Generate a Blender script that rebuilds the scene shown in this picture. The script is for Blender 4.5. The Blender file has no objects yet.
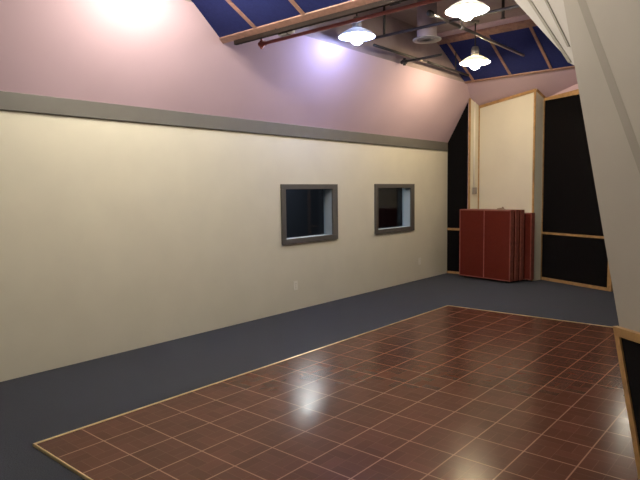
import bpy, bmesh, math, random
from mathutils import Vector, Matrix
random.seed(4)
C = bpy.context.scene.collection
V = Vector

# ------------------------------------------------------------------ materials
def mat(name, col, rough=.6, metal=0., spec=.5, vary=.06, scale=6., bump=0., bscale=200., emit=None, estr=0.):
    m = bpy.data.materials.new(name); m.use_nodes = True
    n = m.node_tree.nodes; l = m.node_tree.links
    b = n['Principled BSDF']
    b.inputs['Roughness'].default_value = rough
    b.inputs['Metallic'].default_value = metal
    b.inputs['Specular IOR Level'].default_value = spec
    tc = n.new('ShaderNodeTexCoord')
    ns = n.new('ShaderNodeTexNoise'); ns.inputs['Scale'].default_value = scale; ns.inputs['Detail'].default_value = 5
    l.new(tc.outputs['Object'], ns.inputs['Vector'])
    r = n.new('ShaderNodeValToRGB')
    r.color_ramp.elements[0].position = .3; r.color_ramp.elements[1].position = .7
    r.color_ramp.elements[0].color = tuple(c*(1-vary) for c in col)+(1,)
    r.color_ramp.elements[1].color = tuple(min(1, c*(1+vary)) for c in col)+(1,)
    l.new(ns.outputs['Fac'], r.inputs['Fac']); l.new(r.outputs['Color'], b.inputs['Base Color'])
    if bump:
        n2 = n.new('ShaderNodeTexNoise'); n2.inputs['Scale'].default_value = bscale; n2.inputs['Detail'].default_value = 3
        l.new(tc.outputs['Object'], n2.inputs['Vector'])
        bp = n.new('ShaderNodeBump'); bp.inputs['Strength'].default_value = bump; bp.inputs['Distance'].default_value = .01
        l.new(n2.outputs['Fac'], bp.inputs['Height']); l.new(bp.outputs['Normal'], b.inputs['Normal'])
    if emit:
        b.inputs['Emission Color'].default_value = emit+(1,); b.inputs['Emission Strength'].default_value = estr
    return m

def wood(name, col, rough=.45):
    m = mat(name, col, rough, vary=.25, scale=3)
    n = m.node_tree.nodes; l = m.node_tree.links
    ns = [k for k in n if k.type == 'TEX_NOISE'][0]
    mp = n.new('ShaderNodeMapping'); mp.inputs['Scale'].default_value = (1, 1, 1)
    tc = [k for k in n if k.type == 'TEX_COORD'][0]
    ns.inputs['Scale'].default_value = 9; ns.inputs['Distortion'].default_value = 1.5
    l.new(tc.outputs['Object'], mp.inputs['Vector']); l.new(mp.outputs['Vector'], ns.inputs['Vector'])
    return m

def tile_material(s):
    """square tiles of side s with pale grout, each printed with a small parquet pattern"""
    m = mat('dance_floor_tile', (.13, .045, .03), .25, spec=.16)
    n = m.node_tree.nodes; l = m.node_tree.links
    b = n['Principled BSDF']
    tc = n.new('ShaderNodeTexCoord')
    def brick(w, h, mortar, off, c1, c2, cm, freq=2):
        k = n.new('ShaderNodeTexBrick')
        k.inputs['Scale'].default_value = 1
        k.inputs['Brick Width'].default_value = w; k.inputs['Row Height'].default_value = h
        k.inputs['Mortar Size'].default_value = mortar; k.inputs['Mortar Smooth'].default_value = .2
        k.offset = off; k.offset_frequency = freq
        k.inputs['Color1'].default_value = c1+(1,); k.inputs['Color2'].default_value = c2+(1,); k.inputs['Mortar'].default_value = cm+(1,)
        l.new(tc.outputs['Object'], k.inputs['Vector'])
        return k
    ba = .115, .034, .023
    A = brick(s, s, .0045, 0, (1, 1, 1), (1, 1, 1), (0, 0, 0))                 # grout mask
    # parquet blocks: alternate fine slats along x and y in a checker of half tiles
    S1 = brick(s/4, s/2, .0016, 0, (.080, .030, .019), (.102, .040, .026), (.142, .066, .044))
    S2 = brick(s/2, s/4, .0016, 0, (.080, .030, .019), (.102, .040, .026), (.142, .066, .044))
    ck = n.new('ShaderNodeTexChecker'); ck.inputs['Scale'].default_value = 2/s
    ck.inputs['Color1'].default_value = (0, 0, 0, 1); ck.inputs['Color2'].default_value = (1, 1, 1, 1)
    off = n.new('ShaderNodeVectorMath'); off.operation = 'ADD'; off.inputs[1].default_value = (.0003, .0003, .2*s)
    l.new(tc.outputs['Object'], off.inputs[0]); l.new(off.outputs[0], ck.inputs['Vector'])
    mx = n.new('ShaderNodeMixRGB'); l.new(ck.outputs['Fac'], mx.inputs[0]); l.new(S1.outputs['Color'], mx.inputs[1]); l.new(S2.outputs['Color'], mx.inputs[2])
    # soft cloudy wear
    nz = n.new('ShaderNodeTexNoise'); nz.inputs['Scale'].default_value = 2.2; nz.inputs['Detail'].default_value = 5
    l.new(tc.outputs['Object'], nz.inputs['Vector'])
    rr = n.new('ShaderNodeValToRGB'); rr.color_ramp.elements[0].position = .3; rr.color_ramp.elements[1].position = .7
    rr.color_ramp.elements[0].color = (.85, .85, .85, 1); rr.color_ramp.elements[1].color = (1.1, 1.1, 1.1, 1)
    l.new(nz.outputs['Fac'], rr.inputs['Fac'])
    ml = n.new('ShaderNodeMixRGB'); ml.blend_type = 'MULTIPLY'; ml.inputs[0].default_value = 1
    l.new(mx.outputs['Color'], ml.inputs[1]); l.new(rr.outputs['Color'], ml.inputs[2])
    fin = n.new('ShaderNodeMixRGB'); fin.inputs[1].default_value = (.30, .165, .11, 1)
    l.new(A.outputs['Color'], fin.inputs[0]); l.new(ml.outputs['Color'], fin.inputs[2])
    l.new(fin.outputs['Color'], b.inputs['Base Color'])
    # worn gloss: roughness and slight waviness
    n3 = n.new('ShaderNodeTexNoise'); n3.inputs['Scale'].default_value = 7; n3.inputs['Detail'].default_value = 5
    l.new(tc.outputs['Object'], n3.inputs['Vector'])
    mr = n.new('ShaderNodeMapRange'); mr.inputs['To Min'].default_value = TILE_R[0]; mr.inputs['To Max'].default_value = TILE_R[1]
    l.new(n3.outputs['Fac'], mr.inputs['Value']); l.new(mr.outputs['Result'], b.inputs['Roughness'])
    return m

TILE_R = (.15, .29)
S = .305                                                     # side of a dance floor tile
M = {}
M['cream'] = mat('cream_wall_paint', (.71, .675, .565), .55, vary=.03, scale=2.5, bump=.03, bscale=90)
M['lav'] = mat('lavender_wall_paint', (.58, .43, .51), .5, vary=.03, scale=1.5, bump=.02, bscale=60)
M['grey'] = mat('grey_trim_paint', (.118, .112, .102), .5, vary=.05)
M['frame'] = mat('dark_grey_frame_paint', (.085, .080, .074), .5, vary=.05)
M['carpet'] = mat('blue_grey_carpet', (.044, .048, .062), .95, spec=.1, vary=.3, scale=130, bump=.5, bscale=350)
M['tile'] = tile_material(S)
M['brass'] = mat('brass_edge_metal', (.85, .68, .38), .34, .75, vary=.1)
M['deck'] = mat('ceiling_deck_paint', (.36, .285, .295), .8, vary=.08)
M['blue'] = mat('blue_fabric', (.022, .030, .140), .95, spec=.15, vary=.12, scale=40, bump=.2, bscale=500)
M['orange'] = wood('orange_stained_wood', (.32, .18, .145))
M['pine'] = wood('pine_trim', (.40, .235, .095))
M['black'] = mat('black_fabric', (.0042, .0038, .0045), .98, spec=.08, vary=.15, scale=60, bump=.2, bscale=500)
M['red'] = mat('red_carpet_fabric', (.100, .0155, .010), .98, spec=.1, vary=.15, scale=90, bump=.4, bscale=400)
M['redwood'] = wood('red_stained_edge', (.22, .062, .045), .5)
M['white'] = mat('white_paint', (.47, .45, .435), .6, vary=.03, scale=3, bump=.03, bscale=120)
M['dullgrey'] = mat('dull_grey_paint', (.275, .255, .225), .7, vary=.04)
M['beige'] = mat('grey_beige_paint', (.355, .328, .295), .62, vary=.03, scale=3, bump=.04, bscale=120)
M['plastic'] = mat('ivory_plastic', (.84, .81, .73), .4, vary=.02)
M['dark'] = mat('dark_slot', (.02, .02, .02), .6)
M['steel'] = mat('steel_pipe', (.30, .28, .27), .3, 1.0, vary=.1)
M['blackiron'] = mat('black_iron_pipe', (.025, .022, .022), .5, vary=.2)
M['redpipe'] = mat('red_painted_pipe', (.27, .045, .035), .4, vary=.15)
M['brown'] = mat('dark_brown_metal', (.014, .008, .007), .75, spec=.2, vary=.2)
M['ventpaint'] = mat('grey_enamel', (.27, .25, .24), .45, vary=.05)
mg = bpy.data.materials.new('milk_glass_shade'); mg.use_nodes = True
nn = mg.node_tree.nodes; nn.remove(nn['Principled BSDF'])
d_ = nn.new('ShaderNodeBsdfDiffuse'); t_ = nn.new('ShaderNodeBsdfTranslucent'); x_ = nn.new('ShaderNodeMixShader')
d_.inputs[0].default_value = (.85, .85, .82, 1); t_.inputs[0].default_value = (.85, .85, .82, 1); x_.inputs[0].default_value = .03
ll = mg.node_tree.links; ll.new(d_.outputs[0], x_.inputs[1]); ll.new(t_.outputs[0], x_.inputs[2]); ll.new(x_.outputs[0], nn['Material Output'].inputs[0])
M['enamel'] = mg
M['reveal'] = mat('pale_blue_grey_paint', (.30, .36, .42), .6, vary=.03)
M['booth'] = mat('dark_booth_paint', (.008, .012, .022), .8, vary=.1)
M['boothdark'] = mat('dark_booth_fabric', (.006, .008, .018), .9, vary=.1)
M['cloth'] = mat('grey_brown_cloth', (.26, .19, .14), .9, vary=.2, scale=40)
M['rubber'] = mat('black_rubber', (.015, .015, .015), .7)
WARM = (1.0, .90, .72); COOL = (.43, .53, 1.0)
M['bulb_warm'] = mat('warm_lamp_bulb', (.9, .9, .85), .4, emit=WARM, estr=292)
M['bulb_yellow'] = mat('yellow_lamp_bulb', (.9, .9, .85), .4, emit=(1, .80, .50), estr=310)
M['bulb_cool'] = mat('cool_lamp_bulb', (.9, .9, .9), .4, emit=COOL, estr=150)
M['booth_bright'] = mat('bright_light_diffuser', (.9, .9, .9), .5, emit=(1, .96, .86), estr=170)
M['booth_dim'] = mat('dim_light_diffuser', (.9, .9, .9), .5, emit=(.95, .95, .95), estr=8)
M['added_lamp'] = mat('added_lamp_diffuser', (.9, .88, .8), .5, emit=WARM, estr=30)
g = bpy.data.materials.new('window_glass'); g.use_nodes = True
gn = g.node_tree.nodes; gl = g.node_tree.links; gn.remove(gn['Principled BSDF'])
ga = gn.new('ShaderNodeBsdfTransparent'); ga.inputs[0].default_value = (.90, .94, .98, 1)
gg = gn.new('ShaderNodeBsdfGlossy'); gg.inputs['Roughness'].default_value = 0
lw = gn.new('ShaderNodeLayerWeight'); lw.inputs['Blend'].default_value = .5
pw = gn.new('ShaderNodeMath'); pw.operation = 'POWER'; pw.inputs[1].default_value = 5; gl.new(lw.outputs['Facing'], pw.inputs[0])
gf = gn.new('ShaderNodeMath'); gf.operation = 'MULTIPLY_ADD'; gf.inputs[1].default_value = .97; gf.inputs[2].default_value = .018; gl.new(pw.outputs[0], gf.inputs[0])
gm = gn.new('ShaderNodeMixShader'); gl.new(gf.outputs[0], gm.inputs[0]); gl.new(ga.outputs[0], gm.inputs[1]); gl.new(gg.outputs[0], gm.inputs[2])
gl.new(gm.outputs[0], gn['Material Output'].inputs[0])
M['glass'] = g

# ------------------------------------------------------------------ mesh helpers
def obj(name, bm, m, parent=None, smooth=False):
    bmesh.ops.recalc_face_normals(bm, faces=bm.faces)
    me = bpy.data.meshes.new(name); bm.to_mesh(me); bm.free()
    if smooth:
        for p in me.polygons: p.use_smooth = True
    me.materials.append(M[m])
    o = bpy.data.objects.new(name, me); C.objects.link(o)
    if parent: o.parent = parent
    return o

def box(bm, x0, y0, z0, x1, y1, z1, mx=None):
    r = bmesh.ops.create_cube(bm, size=1)
    T = Matrix.Translation(((x0+x1)/2, (y0+y1)/2, (z0+z1)/2)) @ Matrix.Diagonal((abs(x1-x0), abs(y1-y0), abs(z1-z0), 1))
    bmesh.ops.transform(bm, matrix=(mx @ T) if mx else T, verts=r['verts'])
    return r['verts']

def prism(bm, pts, off):
    """closed solid: polygon pts swept by the vector off"""
    off = V(off)
    a = [bm.verts.new(p) for p in pts]; b = [bm.verts.new(V(p)+off) for p in pts]
    bm.faces.new(a); bm.faces.new(b[::-1])
    for i in range(len(a)):
        j = (i+1) % len(a)
        bm.faces.new((a[i], b[i], b[j], a[j]))

def tube(bm, p0, p1, r, seg=14):
    p0, p1 = V(p0), V(p1); d = p1-p0
    res = bmesh.ops.create_cone(bm, cap_ends=True, segments=seg, radius1=r, radius2=r, depth=d.length)
    q = d.to_track_quat('Z', 'Y').to_matrix().to_4x4()
    bmesh.ops.transform(bm, matrix=Matrix.Translation((p0+p1)/2) @ q, verts=res['verts'])

def lathe(bm, prof, seg=32, loc=(0, 0, 0)):
    rings = []
    for r, z in prof:
        rings.append([bm.verts.new((loc[0]+r*math.cos(2*math.pi*k/seg), loc[1]+r*math.sin(2*math.pi*k/seg), loc[2]+z)) for k in range(seg)])
    for a, b in zip(rings, rings[1:]):
        for k in range(seg):
            j = (k+1) % seg
            bm.faces.new((a[k], a[j], b[j], b[k]))
    if prof[0][0] > 1e-4: bm.faces.new(rings[0][::-1])
    if prof[-1][0] > 1e-4: bm.faces.new(rings[-1])
    bmesh.ops.remove_doubles(bm, verts=bm.verts, dist=1e-5)

def bevel(o, w=.004, seg=2):
    m = o.modifiers.new('bevel', 'BEVEL'); m.width = w; m.segments = seg; m.limit_method = 'ANGLE'
    return o

def thing(name, label, cat, loc=(0, 0, 0), rotz=0, group=None):
    o = bpy.data.objects.new(name, None); C.objects.link(o); o.empty_display_size = .1
    o.location = loc; o.rotation_euler = (0, 0, rotz)
    o['label'] = label; o['category'] = cat
    if group: o['group'] = group
    return o

def tag(o, label, cat, group=None):
    o['label'] = label; o['category'] = cat
    if group: o['group'] = group
    return o

def struct(name, bm, m, label=None, parent=None):
    o = obj(name, bm, m, parent)
    if not parent: o['kind'] = 'structure'
    if label: o['label'] = label
    return o

def dup(root, loc, rotz, label):
    r = root.copy(); C.objects.link(r); r.location = loc; r.rotation_euler = (0, 0, rotz); r['label'] = label
    for ch in list(root.children):
        c = ch.copy(); C.objects.link(c); c.parent = r
        for gch in ch.children:
            d = gch.copy(); C.objects.link(d); d.parent = c
    return r

# ------------------------------------------------------------------ the room
XW = -1.525                       # plane of the left wall
Y0, YB = -4.0, 8.324              # behind the camera / far corner
XR = 5.2
RT, RB = 2.463, 2.309             # grey rail top / bottom
DECK = 4.05
SLX = -.97; SLZ = 3.435           # top edge of the sloping upper wall
ramp = lambda y: 3.263-.51*(y-8.31)

bm = bmesh.new(); box(bm, XW-2.6, Y0-.1, -.12, XR+.2, 9.2, 0)
struct('floor', bm, 'carpet', 'blue-grey carpet around the tiled dance floor')

# left wall with its two window openings
WIN = [(3.835, 4.993, .896, 1.688), (5.938, 7.112, .896, 1.693)]      # outer frame rectangles
FW = .078
holes = [(a+.03, b-.03, c+.03, d-.03) for a, b, c, d in WIN]
bm = bmesh.new()
ys = [Y0, holes[0][0], holes[0][1], holes[1][0], holes[1][1], 9.0]
TH = .16
for i in range(5):
    if i in (1, 3):
        h = holes[i//2]
        box(bm, XW-TH, ys[i], 0, XW, ys[i+1], h[2]); box(bm, XW-TH, ys[i], h[3], XW, ys[i+1], RT)
    else:
        box(bm, XW-TH, ys[i], 0, XW, ys[i+1], RT)
struct('wall_left', bm, 'cream', 'long cream painted wall with two control room windows')

bm = bmesh.new()
prism(bm, [(XW-.002, Y0, RT), (XW-.002, 8.75, RT), (SLX, 8.75, SLZ), (SLX, Y0, SLZ)], (-.12, 0, .07))
struct('wall_upper', bm, 'lav', 'lavender upper wall sloping inward above the grey rail')
bm = bmesh.new()
box(bm, SLX-.14, Y0, SLZ, SLX, 8.75, DECK)
struct('wall_fascia', bm, 'deck')
bm = bmesh.new(); box(bm, XW, Y0, RB, XW+.028, YB-.03, RT)
bevel(struct('trim_1', bm, 'grey', 'flat grey rail along the top of the cream wall'), .004)

bm = bmesh.new(); box(bm, SLX-.14, Y0, DECK, XR, 8.9, DECK+.12)
struct('ceiling', bm, 'deck', 'dull mauve-grey ceiling deck with pipes')
# far ceiling slope, lavender, coming down to the back wall
bm = bmesh.new()
ya, yb = 6.80, 8.9
prism(bm, [(SLX-.25, ya, ramp(ya)), (XR, ya, ramp(ya)), (XR, yb, ramp(yb)), (SLX-.25, yb, ramp(yb))], (0, 0, .08))
struct('ceiling_slope', bm, 'lav', 'lavender ceiling slope coming down to the back wall')
# near ceiling slope with the first row of blue panels
R1Y, R1Z, R1T = 2.602, 3.178, .532
r1 = lambda y: R1Z-R1T*(y-R1Y)
bm = bmesh.new()
prism(bm, [(SLX-.3, 1.05, r1(1.05)+.03), (XR, 1.05, r1(1.05)+.03), (XR, R1Y+.03, r1(R1Y+.03)+.03), (SLX-.3, R1Y+.03, r1(R1Y+.03)+.03)], (0, 0, .06))
prism(bm, [(SLX-.3, R1Y, r1(R1Y)+.03), (XR, R1Y, r1(R1Y)+.03), (XR, R1Y, DECK), (SLX-.3, R1Y, DECK)], (0, .03, 0))
struct('ceiling_baffle', bm, 'deck', 'near ceiling slope carrying blue panels')

# back wall in plan: black recess, return, angled cream panel, return, angled black panel, on to the right
def strip(bm, a, b, z1a, z1b, th=.10):
    d = V((b[0]-a[0], b[1]-a[1], 0)).normalized(); n = V((-d.y, d.x, 0))*th
    prism(bm, [(a[0], a[1], 0), (b[0], b[1], 0), (b[0], b[1], z1b), (a[0], a[1], z1a)], n)
bm = bmesh.new(); strip(bm, (XW-.2, YB+.03), (-1.10, YB+.03), 3.5, 3.5, .06)
struct('wall_back', bm, 'lav')
bm = bmesh.new()
prism(bm, [(-1.10, YB, 0), (-1.025, 8.588, 0), (.118, 8.318, 0), (.182, 8.559, 0), (.182, 8.9, 0), (-1.2, 8.9, 0), (-1.2, 8.40, 0), (-1.10, 8.40, 0)], (0, 0, 3.42))
struct('wall_end', bm, 'cream', 'cream angled wall panel rising behind the red panels')
bm = bmesh.new(); strip(bm, (.182, 8.559+.035), (XR, 6.29+.035), 3.08, 3.08, .1)
struct('wall_far', bm, 'black')
bm = bmesh.new(); strip(bm, (.182, 8.559+.035), (XR, 6.29+.035), 3.6, 4.2, .1); bmesh.ops.translate(bm, vec=(0, 0, 0), verts=bm.verts)
for v in bm.verts:
    if v.co.z < .01: v.co.z = 3.08
struct('wall_far_upper', bm, 'lav')
t = thing('added_wall_lamp', 'added warm wall lamp hidden behind the diagonal wall, right of black panel', 'lamp', (1.80, 7.845, 1.97), math.atan2(-.452, 1))  # unseen lamp, added to cast the glare on the floor at right
bm = bmesh.new(); box(bm, -.05, -.02, -.07, .05, .025, .07); bevel(obj('back_plate', bm, 'ventpaint', t), .006)
bm = bmesh.new(); box(bm, -.09, -.11, -.13, .09, -.02, .13); bevel(obj('lamp_diffuser', bm, 'added_lamp', t), .02, 3)
bm = bmesh.new(); box(bm, XR, Y0, 0, XR+.12, 6.4, DECK); struct('wall_right', bm, 'dullgrey')
bm = bmesh.new(); box(bm, XW-.2, Y0-.12, 0, XR, Y0, DECK); struct('wall_rear', bm, 'dullgrey')

# pine trims round the cream panel
def stick(bm, p0, p1, w, t, up=None):
    """rectangular batten from p0 to p1"""
    p0, p1 = V(p0), V(p1); d = p1-p0
    q = d.to_track_quat('Z', 'Y').to_matrix().to_4x4()
    r = bmesh.ops.create_cube(bm, size=1)
    bmesh.ops.transform(bm, matrix=Matrix.Translation((p0+p1)/2) @ q @ Matrix.Diagonal((w, t, d.length, 1)), verts=r['verts'])
cd = V((1.143, -.27, 0)).normalized(); cn = V((-cd.y, cd.x, 0))*-1     # cn points into the room
def facing(bm, p0, p1, d, n, h, t):
    """flat batten lying on a wall: from p0 to p1, h high (perp. in wall), t thick along n"""
    p0, p1, n = V(p0), V(p1), V(n).normalized()
    a = (p1-p0).normalized(); u = n.cross(a).normalized()*h/2
    prism(bm, [p0-u, p1-u, p1+u, p0+u], n*t)
F = V((.118, 8.318, 0)); L = V((-1.025, 8.588, 0))
bm = bmesh.new(); facing(bm, F-cd*.018+V((0, 0, 0)), F-cd*.018+V((0, 0, ramp(8.32)-.01)), None, cn, .036, .012)
struct('trim_2', bm, 'pine', 'pine corner strip on the right edge of the cream panel')
bm = bmesh.new()
a = L+cd*.01; facing(bm, V((a.x, a.y, ramp(a.y)-.03)), V((F.x, F.y, ramp(F.y)-.03)), None, cn, .05, .014)
struct('trim_3', bm, 'pine')
rn = V((cd.x*0+.96, -.27, 0)).normalized()                              # left return faces the room's right
bm = bmesh.new(); facing(bm, (-1.094, YB+.022, 0), (-1.094, YB+.022, ramp(YB)-.02), None, rn, .044, .012)
struct('trim_4', bm, 'pine')
bm = bmesh.new(); facing(bm, L+cd*.012, L+cd*.012+V((0, 0, ramp(8.588))), None, cn, .022, .010)
struct('trim_5', bm, 'pine')
B = V((.182, 8.559, 0)); rr_ = V((.967, -.255, 0)).normalized()
bm = bmesh.new(); facing(bm, B+V((-.003, -.018, 0)), B+V((-.003, -.018, 3.12)), None, rr_, .03, .010)
struct('trim_6', bm, 'pine')
bm = bmesh.new()
facing(bm, F+V((.004, .01, ramp(8.33)-.025)), B+V((0, -.01, ramp(8.55)-.02)), None, rr_, .04, .01)
struct('trim_7', bm, 'pine')

# grey box and white conduit on the left return
t = thing('conduit', 'thin white conduit ending in small grey box left of the cream panel', 'pipe', (-1.058, 8.455, 0))
bm = bmesh.new(); tube(bm, (.016, -.004, 1.60), (.016, -.004, 3.17), .016); obj('conduit_pipe', bm, 'plastic', t, True)
bm = bmesh.new(); box(bm, .002, -.05, 1.50, .05, .045, 1.62); bevel(obj('junction_box', bm, 'dullgrey', t), .006)
bm = bmesh.new(); box(bm, .05, -.035, 1.515, .056, .03, 1.605); obj('box_cover', bm, 'ventpaint', t)

# ------------------------------------------------------------------ windows
def window(i, W, lab):
    y0, y1, z0, z1 = W
    bm = bmesh.new()
    for (a, b, c, d) in ((y0, y1, z0, z0+FW-.006), (y0, y1, z1-FW+.012, z1), (y0, y0+FW, z0+FW-.006, z1-FW+.012), (y1-FW*1.5, y1, z0+FW-.006, z1-FW+.012)):
        box(bm, XW, a, c, XW+.026, b, d)
    fr = struct('window_%d' % i, bm, 'frame', lab); bevel(fr, .004)
    ia, ib, ic, id_ = y0+FW-.003, y1-FW*1.5+.003, z0+FW-.009, z1-FW+.015
    D = .15
    bm = bmesh.new()
    box(bm, XW-D, ia-.012, ic-.012, XW, ib+.012, ic); box(bm, XW-D, ia-.012, id_, XW, ib+.012, id_+.012)
    box(bm, XW-D, ia-.012, ic, XW, ia, id_); box(bm, XW-D, ib, ic, XW, ib+.012, id_)
    obj('window_reveal', bm, 'reveal', fr)
    bm = bmesh.new(); box(bm, XW-.125, ia+.001, ic+.001, XW-.117, ib-.001, id_-.001)
    obj('window_pane', bm, 'glass', fr)
    return fr
window(1, WIN[0], 'nearer dark window with grey frame in the cream wall')
window(2, WIN[1], 'farther dark window with grey frame in the cream wall')
# the unlit rooms behind the windows
bm = bmesh.new()
x0 = XW-TH-3.0
box(bm, x0, 3.2, 0, x0+.1, 12.0, 2.5); box(bm, x0, 3.1, 0, XW-TH, 3.2, 2.5); box(bm, x0, 3.1, 2.5, XW-TH, 12, 2.6); box(bm, x0, 12, 0, XW-TH, 12.1, 2.5); box(bm, XW-TH-.1, 9.05, 0, XW-TH, 12.0, 2.5)
struct('wall_booth', bm, 'booth')
bm = bmesh.new(); box(bm, x0, 3.1, -.05, XW-TH, 12.0, 0); struct('floor_booth', bm, 'boothdark')
for loc, sx, lab in (((-3.06, 6.09, 2.5), .13, 'bright ceiling light inside the dark room behind the nearer window'), ((-4.05, 7.10, 2.5), .30, 'dimmer ceiling light deeper inside the dark room behind the window')):
    t = thing('ceiling_light', lab, 'lamp', loc, .75, 'ceiling lights in the room behind the windows')
    bm = bmesh.new(); box(bm, -sx-.015, -sx-.015, -.05, sx+.015, sx+.015, 0); bevel(obj('light_housing', bm, 'ventpaint', t), .004)
    bm = bmesh.new(); box(bm, -sx, -sx, -.056, sx, sx, -.048); obj('diffuser', bm, 'booth_bright' if sx < .2 else 'booth_dim', t)

# ------------------------------------------------------------------ dance floor
t = thing('dance_floor', 'dark red-brown tiled dance floor with brass edging laid on the carpet', 'dance floor', (0, 0, 0))
W_BASE = V((3.15, 1.62, 0)); wd = V((.803, -.596, 0)); wn = V((-.596, -.803, 0))   # diagonal wall on the right
HT = .014
poly = [(0, 0), (11*S, 0), (11*S, 1.44), (3.135, 1.605), (3.135, 18*S), (0, 18*S)]
bm = bmesh.new(); prism(bm, [(x, y, .001) for x, y in poly], (0, 0, HT)); obj('tile_surface', bm, 'tile', t)
def edging(p0, p1, out, k=1.):
    p0, p1, o_ = V(p0), V(p1), V(out)
    bm = bmesh.new(); prism(bm, [p0+V((0, 0, .001)), p0+o_*.016*k+V((0, 0, .001)), p0+o_*.010*k+V((0, 0, HT+.002)), p0+o_*.006*k+V((0, 0, HT+.005)), p0-o_*.012*k+V((0, 0, HT+.004)), p0-o_*.012*k+V((0, 0, HT+.001)), p0+V((0, 0, HT+.001))], p1-p0)
    return obj('edge_trim', bm, 'brass', t)
edging((0, -.004, 0), (0, 18*S+.004, 0), (-1, 0, 0))
edging((-.0, 18*S, 0), (3.135, 18*S, 0), (0, 1, 0))
edging((0, 0, 0), (11*S, 0, 0), (0, -1, 0), .45)

# ------------------------------------------------------------------ diagonal leaning wall on the right
def wp(u, z, off=0):                 # u along the wall from its base corner, off into the room
    return W_BASE+wd*u+wn*off+V((0, 0, z))
edge_u = lambda z: -.0 - z*.2865     # slanted free edge
z5 = DECK
bm = bmesh.new()
prism(bm, [wp(edge_u(0), 0.017), wp(2.56, 0.017), wp(2.56, z5), wp(edge_u(z5), z5)], -wn*.30)
struct('wall_diagonal', bm, 'beige', 'grey-beige wall with slanted free edge at right')
# boards of the sloped soffit springing from the slanted edge, stepping back one behind the other
def soffit(name, a, b, off, th):
    """a, b: two points (u, z) on the board's sloping lower edge"""
    (ua, za), (ub, zb) = a, b
    k = (ub-ua)/(zb-za)
    bm = bmesh.new()
    prism(bm, [wp(ua+.25, za-.12, -off), wp(ua, za, -off), wp(ub+k*(z5-zb), z5, -off), wp(.1, z5, -off)], -wn*th)
    o = struct(name, bm, 'white')
    if off > .1: return o
    bm = bmesh.new(); w_ = .028 if off > .03 else .02
    prism(bm, [wp(ua+.002, za, -off+.001), wp(ua+w_, za, -off+.001), wp(ub+k*(z5-zb)+w_, z5, -off+.001), wp(ub+k*(z5-zb)+.002, z5, -off+.001)], wn*.006)
    obj('edge_bead', bm, 'dullgrey', o)
    return o
soffit('trim_8', (-.742, 2.412), (-.976, 2.753), .02, .045)
soffit('trim_9', (-.800, 2.336), (-1.238, 2.839), .07, .045)
soffit('trim_10', (-.845, 2.345), (-1.489, 2.922), .12, .15)
# thin flat darker strip running up the face
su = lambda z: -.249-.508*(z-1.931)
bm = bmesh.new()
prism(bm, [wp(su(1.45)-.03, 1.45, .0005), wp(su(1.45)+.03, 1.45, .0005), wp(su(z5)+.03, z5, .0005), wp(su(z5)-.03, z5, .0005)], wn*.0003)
struct('face_strip', bm, 'dullgrey')

# wainscot on it: black fabric, pine cap and slanted pine edge
t = thing('acoustic_panel', 'low black fabric wall panel with pine cap at right foreground edge', 'wall panel', tuple(W_BASE))
inv = Matrix.Translation(-W_BASE)
def part(bm, name, m, parent):
    bmesh.ops.transform(bm, matrix=Matrix.Translation(-V(parent.location)), verts=bm.verts); return obj(name, bm, m, parent)
HW = .868
bm = bmesh.new(); prism(bm, [wp(edge_u(.02)+.028, .02, .002), wp(2.5, .02, .002), wp(2.5, HW-.04, .002), wp(edge_u(HW-.04)+.028, HW-.04, .002)], wn*.02); part(bm, 'fabric', 'black', t)
bm = bmesh.new(); prism(bm, [wp(edge_u(.02)-.005, .02, .002), wp(edge_u(.02)+.030, .02, .002), wp(edge_u(HW)+.030, HW, .002), wp(edge_u(HW)-.005, HW, .002)], wn*.030); part(bm, 'edge_batten', 'pine', t)
bm = bmesh.new(); prism(bm, [wp(edge_u(HW)+.030, HW-.045, .002), wp(2.5, HW-.045, .002), wp(2.5, HW, .002), wp(edge_u(HW)+.030, HW, .002)], wn*.030); part(bm, 'cap_rail', 'pine', t)

# ------------------------------------------------------------------ black panels on the back wall
t = thing('acoustic_panel', 'narrow black fabric panel in the far left corner, left of red panels', 'wall panel', (-1.31, YB, 0))
sl = lambda x: RT+(x-XW)*(SLZ-RT)/(SLX-XW)-.012
def fb(zf, x0, x1, th, name, m, parent, y=YB+.028):
    bm = bmesh.new(); prism(bm, [(x0, y, zf[0]), (x1, y, zf[0]), (x1, y, zf[2]), (x0, y, zf[1])], (0, -th, 0)); return part(bm, name, m, parent)
fb((.866, sl(-1.522), sl(-1.122)), -1.522, -1.122, .022, 'upper_fabric', 'black', t)
fb((.045, .822, .822), -1.522, -1.122, .022, 'lower_fabric', 'black', t)
fb((.824, .864, .864), -1.522, -1.122, .030, 'batten', 'pine', t)
fb((.002, .043, .043), -1.522, -1.122, .030, 'base_batten', 'pine', t)

Bp = V((.186, 8.552, 0)); Ep = V((1.45, 7.981, 0)); bd = (Ep-Bp).normalized(); bn = V((bd.y, -bd.x, 0))
t = thing('acoustic_panel', 'tall wide black fabric panel on the back wall right of cream panel', 'wall panel', tuple(Bp))
LB = (Ep-Bp).length
def bp_(u0, u1, z, th, name, m):
    bm = bmesh.new()
    P = lambda u, zz: Bp+bd*u+V((0, 0, zz))+bn*-.012
    prism(bm, [P(u0, z[0]), P(u1, z[0]), P(u1, z[2]), P(u0, z[1])], bn*th); return part(bm, name, m, t)
top = lambda u: 3.115+.055*u
bp_(.012, LB-.07, (.838, top(0)-.045, top(LB)-.045), .022, 'upper_fabric', 'black')
bp_(.012, LB-.07, (.052, .802, .802), .022, 'lower_fabric', 'black')
bp_(.012, LB-.07, (.802, .838, .838), .034, 'batten', 'pine')
bp_(.012, LB, (.002, .052, .052), .034, 'base_batten', 'pine')
bp_(LB-.07, LB, (.052, top(LB)-.045, top(LB)-.045), .034, 'end_post', 'pine')
bp_(.012, LB, (top(0)-.045, top(0), top(LB)), .034, 'top_batten', 'pine')

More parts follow.
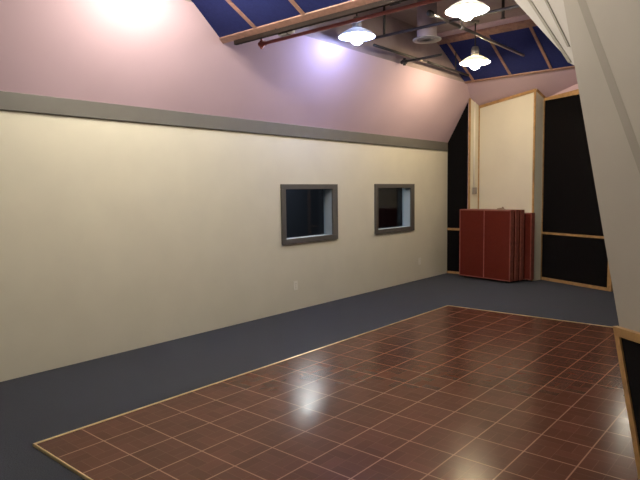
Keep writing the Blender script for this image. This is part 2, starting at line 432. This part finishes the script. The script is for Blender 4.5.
# ------------------------------------------------------------------ stack of red portable panels
ang = math.atan2(-.21, 1.025); GW, GT = 1.052, .098
def gobo(H, loc, label):
    t = thing('portable_acoustic_panel', label, 'acoustic panel', loc, ang, 'red panels standing stacked by the cream wall')
    b = .035
    bm = bmesh.new()     # stained edge frame, local x = width, y = depth (front at 0)
    e = .018
    box(bm, 0, 0, b, e, GT, H); box(bm, GW-e, 0, b, GW, GT, H); box(bm, e, 0, b, GW-e, GT, b+e); box(bm, e, 0, H-e, GW-e, GT, H)
    bevel(obj('edge_frame', bm, 'redwood', t), .003)
    for k, (xa, xb) in enumerate(((e, GW/2-.009), (GW/2+.009, GW-e))):
        bm = bmesh.new(); box(bm, xa, .004, b+e, xb, GT-.004, H-e); obj('fabric_leaf', bm, 'red', t)
    bm = bmesh.new(); box(bm, GW/2-.009, 0, b+e, GW/2+.009, GT, H-e); obj('centre_batten', bm, 'redwood', t)
    for x in (.10, GW-.10):
        bm = bmesh.new(); tube(bm, (x-.012, GT/2, .020), (x+.012, GT/2, .020), .019, 18); box(bm, x-.018, GT/2-.012, .02, x+.018, GT/2+.012, b)
        obj('caster', bm, 'rubber', t)
    return t
o0 = V((-1.105, 8.004, 0)); nd = V((-math.sin(ang), math.cos(ang), 0)); xd = V((math.cos(ang), math.sin(ang), 0))
gobo(1.232, tuple(o0), 'red fabric two-leaf portable panel at the front of the stack')
labs = ['red portable panel standing directly behind the front panel', 'red portable panel third from front in the stack', 'slightly shorter red portable panel at the back against the cream wall']
for k, (sh, H) in enumerate(((.012, 1.232), (.022, 1.232), (.135, 1.175))):
    gobo(H, tuple(o0+nd*(.134*(k+1))+xd*sh), labs[k])
# small crumpled cloth lying on top
bm = bmesh.new()
bmesh.ops.create_grid(bm, x_segments=22, y_segments=12, size=1)
for v in bm.verts:
    x, y = v.co.x, v.co.y
    fall = max(0, 1-(x*x*.9+y*y*.9))
    v.co = (x*.085, y*.045, .003+.055*fall*(.55+.45*math.sin(5*x+2.2*y)*math.cos(4*y-1.5*x)))
r = bmesh.ops.extrude_face_region(bm, geom=list(bm.faces))
for v in [q for q in r['geom'] if isinstance(q, bmesh.types.BMVert)]: v.co.z += .004
cl = obj('crumpled_cloth', bm, 'cloth', None, True)
cl.location = o0+xd*.83+nd*.06+V((0, 0, 1.232)); cl.rotation_euler = (0, 0, ang+.1)
tag(cl, 'small crumpled grey-brown cloth lying on top of the red panels', 'cloth')

# ------------------------------------------------------------------ wall outlets
def outlet(loc, label):
    t = thing('wall_outlet', label, 'outlet', loc)
    bm = bmesh.new(); box(bm, 0, -.040, -.062, .006, .040, .062); bevel(obj('cover_plate', bm, 'plastic', t), .003)
    for z in (-.026, .026):
        bm = bmesh.new(); lathe(bm, [(.0165, 0), (.0165, .003), (.015, .004)], 20)
        bmesh.ops.transform(bm, matrix=Matrix.Translation((.005, 0, z)) @ Matrix.Rotation(math.pi/2, 4, 'Y'), verts=bm.verts)
        rc = obj('receptacle', bm, 'plastic', t)
        bm = bmesh.new()
        for y in (-.006, .006): box(bm, .0088, y-.001, z-.002, .0096, y+.001, z+.007)
        obj('slot', bm, 'dark', rc)
    bm = bmesh.new(); box(bm, .005, -.003, -.003, .0072, .003, .003); obj('screw', bm, 'steel', t)
    return t
o1 = outlet((XW, 4.09, .332), 'ivory wall outlet low on cream wall below the nearer window')
dup(o1, (XW, 7.32, .332), 0, 'ivory wall outlet low on cream wall right of the farther window')

# ------------------------------------------------------------------ blue ceiling panels
def ceiling_panels(name, label, zf, y_lo, y_hi, xs, x_left, x_right, trim_lo, trim_hi, gap=.012):
    """row of blue fabric panels under a slope zf(y); x_left(y) is its left edge"""
    t = thing(name, label, 'ceiling panel', (0, y_lo, zf(y_lo)))
    T = V((0, 0, -gap))
    def slab(xa0, xa1, xb0, xb1, ylo, yhi, th, nm, m):
        bm = bmesh.new()
        prism(bm, [V((xa0, ylo, zf(ylo)))+T, V((xb0, ylo, zf(ylo)))+T, V((xb1, yhi, zf(yhi)))+T, V((xa1, yhi, zf(yhi)))+T], (0, 0, -th))
        return part(bm, nm, m, t)
    ed = [None]+list(xs)+[None]
    ya, yb = y_lo-trim_lo, y_hi+trim_hi
    hw = .022
    for i in range(len(ed)-1):
        a0 = x_left(ya) if ed[i] is None else ed[i]+hw; a1 = x_left(yb) if ed[i] is None else ed[i]+hw
        b0 = x_right if ed[i+1] is None else ed[i+1]-hw
        slab(a0, a1, b0, b0, ya, yb, .022, 'blue_fabric', 'blue')
    for x in xs: slab(x-hw, x-hw, x+hw, x+hw, ya, yb, .032, 'batten', 'orange')
    slab(x_left(y_lo), x_left(ya), x_right, x_right, y_lo, ya, .034, 'bottom_batten', 'orange')
    slab(x_left(yb), x_left(y_hi), x_right, x_right, yb, y_hi, .034, 'top_batten', 'orange')
    return t
xl1 = lambda y: XW+(r1(y)-.05-RT)*(SLX-XW)/(SLZ-RT)+.004 if r1(y)-.05 < SLZ else SLX+.004
ceiling_panels('acoustic_ceiling_panel', 'near row of blue fabric ceiling panels with orange battens at top left', lambda y: r1(y)+.03, R1Y, 1.12, [-.555+.64*k for k in range(8)], xl1, 5.1, .066, .06)
ceiling_panels('acoustic_ceiling_panel', 'far row of blue fabric ceiling panels with brown battens near the back wall', ramp, 7.905, 6.86, [-.80+.655*k for k in range(9)], lambda y: SLX+.004, 5.1, .035, .10)

# ------------------------------------------------------------------ pipes and ceiling hardware
t = thing('sprinkler_pipe', 'red sprinkler pipe running under the near blue ceiling panels', 'pipe', (-.70, 2.76, 3.115))
bm = bmesh.new(); tube(bm, (0, 0, 0), (5.6, 0, 0), .017); obj('pipe', bm, 'redpipe', t, True)
bm = bmesh.new(); tube(bm, (-.03, 0, 0), (.05, 0, 0), .026); tube(bm, (0, 0, -.04), (0, 0, .03), .022); tube(bm, (0, 0, .0), (0, 0, .62), .012); tube(bm, (0, 0, -.052), (0, 0, -.04), .013); obj('elbow', bm, 'redpipe', t)
t = thing('track_rail', 'dark brown metal track under the orange edge of near blue panels', 'track', (-.93, 2.60, 3.130))
bm = bmesh.new(); box(bm, 0, -.02, -.015, 5.6, .02, .03); bevel(obj('rail', bm, 'brown', t), .004)
bm = bmesh.new()
bm.free()
for x in (.6, 2.2, 3.8):
    bm = bmesh.new(); box(bm, x-.008, -.008, .03, x+.008, .008, .10); obj('hanger', bm, 'brown', t)
b_ = V((.66, .053, .01))
bm = bmesh.new(); box(bm, -.055, -.035, -.04, .055, .035, .05); bmesh.ops.translate(bm, vec=b_, verts=bm.verts); jb = bevel(obj('junction_box', bm, 'ventpaint', t), .006)
jb['label'] = 'small pale junction box'
bm = bmesh.new(); box(bm, .058, -.02, -.03, .12, .02, .0); bmesh.ops.translate(bm, vec=b_, verts=bm.verts); obj('connector', bm, 'plastic', jb)

PZ = 3.56
t = thing('ceiling_pipe', 'black horizontal pipe crossing the ceiling behind the pendant lamps', 'pipe', (-.72, 4.79, PZ))
bm = bmesh.new(); tube(bm, (0, 0, 0), (5.4, 0, 0), .017); obj('pipe', bm, 'blackiron', t, True)
bm = bmesh.new(); tube(bm, (.17, 0, 0), (.17, 0, DECK-PZ), .016); obj('hanger_rod', bm, 'blackiron', t, True)
bm = bmesh.new(); tube(bm, (2.5, 0, 0), (2.5, 0, DECK-PZ), .016); obj('hanger_rod', bm, 'blackiron', t, True)
t = thing('ceiling_pipe', 'black pipe running back along the top of the lavender slope', 'pipe', (-.775, 4.88, PZ-.06))
bm = bmesh.new(); tube(bm, (0, 0, 0), (0, 1.05, 0), .018); tube(bm, (0, 1.36, 0), (0, 2.75, 0), .018); obj('pipe', bm, 'blackiron', t, True)
bm = bmesh.new(); tube(bm, (0, 1.05, 0), (0, 1.36, 0), .021); obj('coupling', bm, 'steel', t, True)
for y in (2.3,):
    bm = bmesh.new(); tube(bm, (0, y, 0), (0, y, DECK-PZ+.06), .008); obj('hanger_rod', bm, 'blackiron', t, True)
t = thing('ceiling_pipe', 'short black pipe with dark cross fitting at top of lavender slope', 'pipe', (-.90, 5.83, 3.452))
bm = bmesh.new(); tube(bm, (-.045, 0, 0), (.62, -.03, 0), .016); obj('pipe', bm, 'blackiron', t, True)
bm = bmesh.new(); tube(bm, (.0, 0, -.05), (.0, 0, .05), .022); tube(bm, (-.055, 0, 0), (.04, 0, 0), .026); tube(bm, (0, -.05, 0), (0, .05, 0), .022); obj('cross_fitting', bm, 'blackiron', t)
t = thing('metal_pole', 'shiny metal pole running back across the ceiling toward far blue panels', 'pole', (.355, 4.37, PZ))
bm = bmesh.new(); tube(bm, (0, 0, 0), (0, 2.75, 0), .020); obj('pole', bm, 'steel', t, True)
bm = bmesh.new(); tube(bm, (0, -.03, 0), (0, .03, 0), .034); obj('end_cap', bm, 'blackiron', t, True)
bm = bmesh.new(); tube(bm, (0, .75, -.03), (0, .75, DECK-PZ), .012); tube(bm, (0, .72, 0), (0, .78, 0), .03); obj('clamp', bm, 'ventpaint', t)

t = thing('air_vent', 'round grey air duct outlet hanging from ceiling between the pendant lamps', 'vent', (-.134, 5.144, 3.50))
bm = bmesh.new(); lathe(bm, [(.125, .0), (.125, DECK-3.50)], 32); obj('duct', bm, 'deck', t, True)
bm = bmesh.new(); lathe(bm, [(.125, 0), (.178, -.004), (.182, .006), (.17, .014), (.125, .018)], 36); obj('flange', bm, 'ventpaint', t, True)
bm = bmesh.new(); lathe(bm, [(.0, .012), (.118, .012), (.118, .016), (.0, .016)], 32)
obj('grille', bm, 'brown', t)
for r in (.04, .08):
    bm = bmesh.new(); lathe(bm, [(r, -.002), (r+.012, -.002), (r+.016, .010), (r, .010)], 28); obj('ring', bm, 'dullgrey', t)

t = thing('ceiling_unit', 'grey metal unit hanging behind the near blue ceiling panels at top', 'fan', (.16, 3.80, 3.60))
bm = bmesh.new(); lathe(bm, [(.06, .0), (.19, .015), (.21, .05), (.20, .10), (.12, .16), (.05, .18), (.05, .45)], 28); obj('housing', bm, 'ventpaint', t, True)
bm = bmesh.new(); box(bm, .02, -.03, -.05, .15, .03, .0); bevel(obj('motor_box', bm, 'brown', t), .008)

t = thing('fire_sprinkler', 'small dark fire sprinkler under the ceiling right of the middle lamp', 'sprinkler', (.55, 5.9, 3.80))
bm = bmesh.new(); tube(bm, (0, 0, 0), (0, 0, .25), .020); obj('drop_pipe', bm, 'blackiron', t, True)
bm = bmesh.new(); lathe(bm, [(.0, -.012), (.03, -.010), (.03, 0), (.015, .010), (0, .010)], 20); obj('deflector', bm, 'blackiron', t, True)

# ------------------------------------------------------------------ pendant lamps
RIM = 3.45
def lamp(loc, label, bulb='bulb_warm', top=DECK):
    t = thing('pendant_lamp', label, 'lamp', loc, 0, 'dish pendant lamps under the ceiling')
    bm = bmesh.new()
    prof = [(.222, 0), (.218, .010), (.18, .045), (.12, .078), (.066, .100), (.0, .106)]
    lathe(bm, prof, 40); bm.faces.remove([f for f in bm.faces if len(f.verts) > 4][0]); obj('lamp_shade', bm, 'enamel', t, True)
    bm = bmesh.new(); lathe(bm, [(.056, .10), (.056, .20), (.04, .235), (.02, .24)], 24); obj('socket_housing', bm, 'ventpaint', t, True)
    bm = bmesh.new(); tube(bm, (0, 0, .23), (0, 0, top-loc[2]-.02), .010); obj('stem', bm, 'blackiron', t, True)
    bm = bmesh.new(); lathe(bm, [(.05, top-loc[2]-.03), (.06, top-loc[2])], 20); obj('canopy', bm, 'ventpaint', t, True)
    bm = bmesh.new(); lathe(bm, [(.0, -.095), (.035, -.088), (.066, -.062), (.085, -.020), (.085, .02), (.06, .06), (.03, .085), (0, .085)], 24); obj('bulb', bm, bulb, t, True)
    return t
lamp((-.587, 4.256, RIM), 'cool white dish pendant lamp at left by the lavender slope', 'bulb_cool')
l2 = lamp((.865, 4.233, RIM), 'warm white dish pendant lamp at top centre, largest in view')
lamp((-.175, 6.619, RIM), 'warm white dish pendant lamp in front of the far blue panels', 'bulb_yellow')
dup(l2, (.90, 1.60, 3.42), 0, 'added unseen warm dish pendant lamp above the frame in front of the near blue panels')  # unseen lamp, added to brighten the diagonal wall and soffit boards
dup(l2, (-.36, 1.50, 3.42), 0, 'warm dish pendant lamp above the frame near the left slope')
dup(l2, (2.3, -1.3, RIM), 0, 'added unseen warm dish pendant lamp overhead near the camera')  # unseen lamp, added for fill from the camera side

# ------------------------------------------------------------------ world, camera, view
w = bpy.data.worlds.new('world'); bpy.context.scene.world = w; w.use_nodes = True
w.node_tree.nodes['Background'].inputs[0].default_value = (0, 0, 0, 1)
w.node_tree.nodes['Background'].inputs[1].default_value = 0

cam = bpy.data.cameras.new('camera'); co = bpy.data.objects.new('camera', cam); C.objects.link(co)
right = V((0.7612359283093572, 0.6483318637165036, -0.013625562038912556))
down = V((0.04485147771376284, -0.07360029148869054, -0.9962787471584804))
fwd = V((-0.6469221022641621, 0.7577920503559435, -0.08510582835183571))
m = Matrix((right, -down, -fwd)).transposed().to_4x4()
m.translation = V((3.67932846, -1.48471386, 1.59244188))
co.matrix_world = m
cam.sensor_fit = 'HORIZONTAL'; cam.sensor_width = 36; cam.lens = 572.625/640*36; cam.clip_start = .02
sc = bpy.context.scene
sc.camera = co
sc.view_settings.view_transform = 'Standard'; sc.view_settings.look = 'None'
sc.view_settings.gamma = 1; sc.view_settings.use_curve_mapping = False
sc.view_settings.exposure = 0.08
try:
    sc.cycles.use_denoising = True; sc.cycles.denoiser = 'OPENIMAGEDENOISE'; sc.cycles.use_adaptive_sampling = False; sc.cycles.max_bounces = 10; sc.cycles.diffuse_bounces = 6; sc.cycles.glossy_bounces = 4; sc.cycles.caustics_reflective = True
except Exception: pass
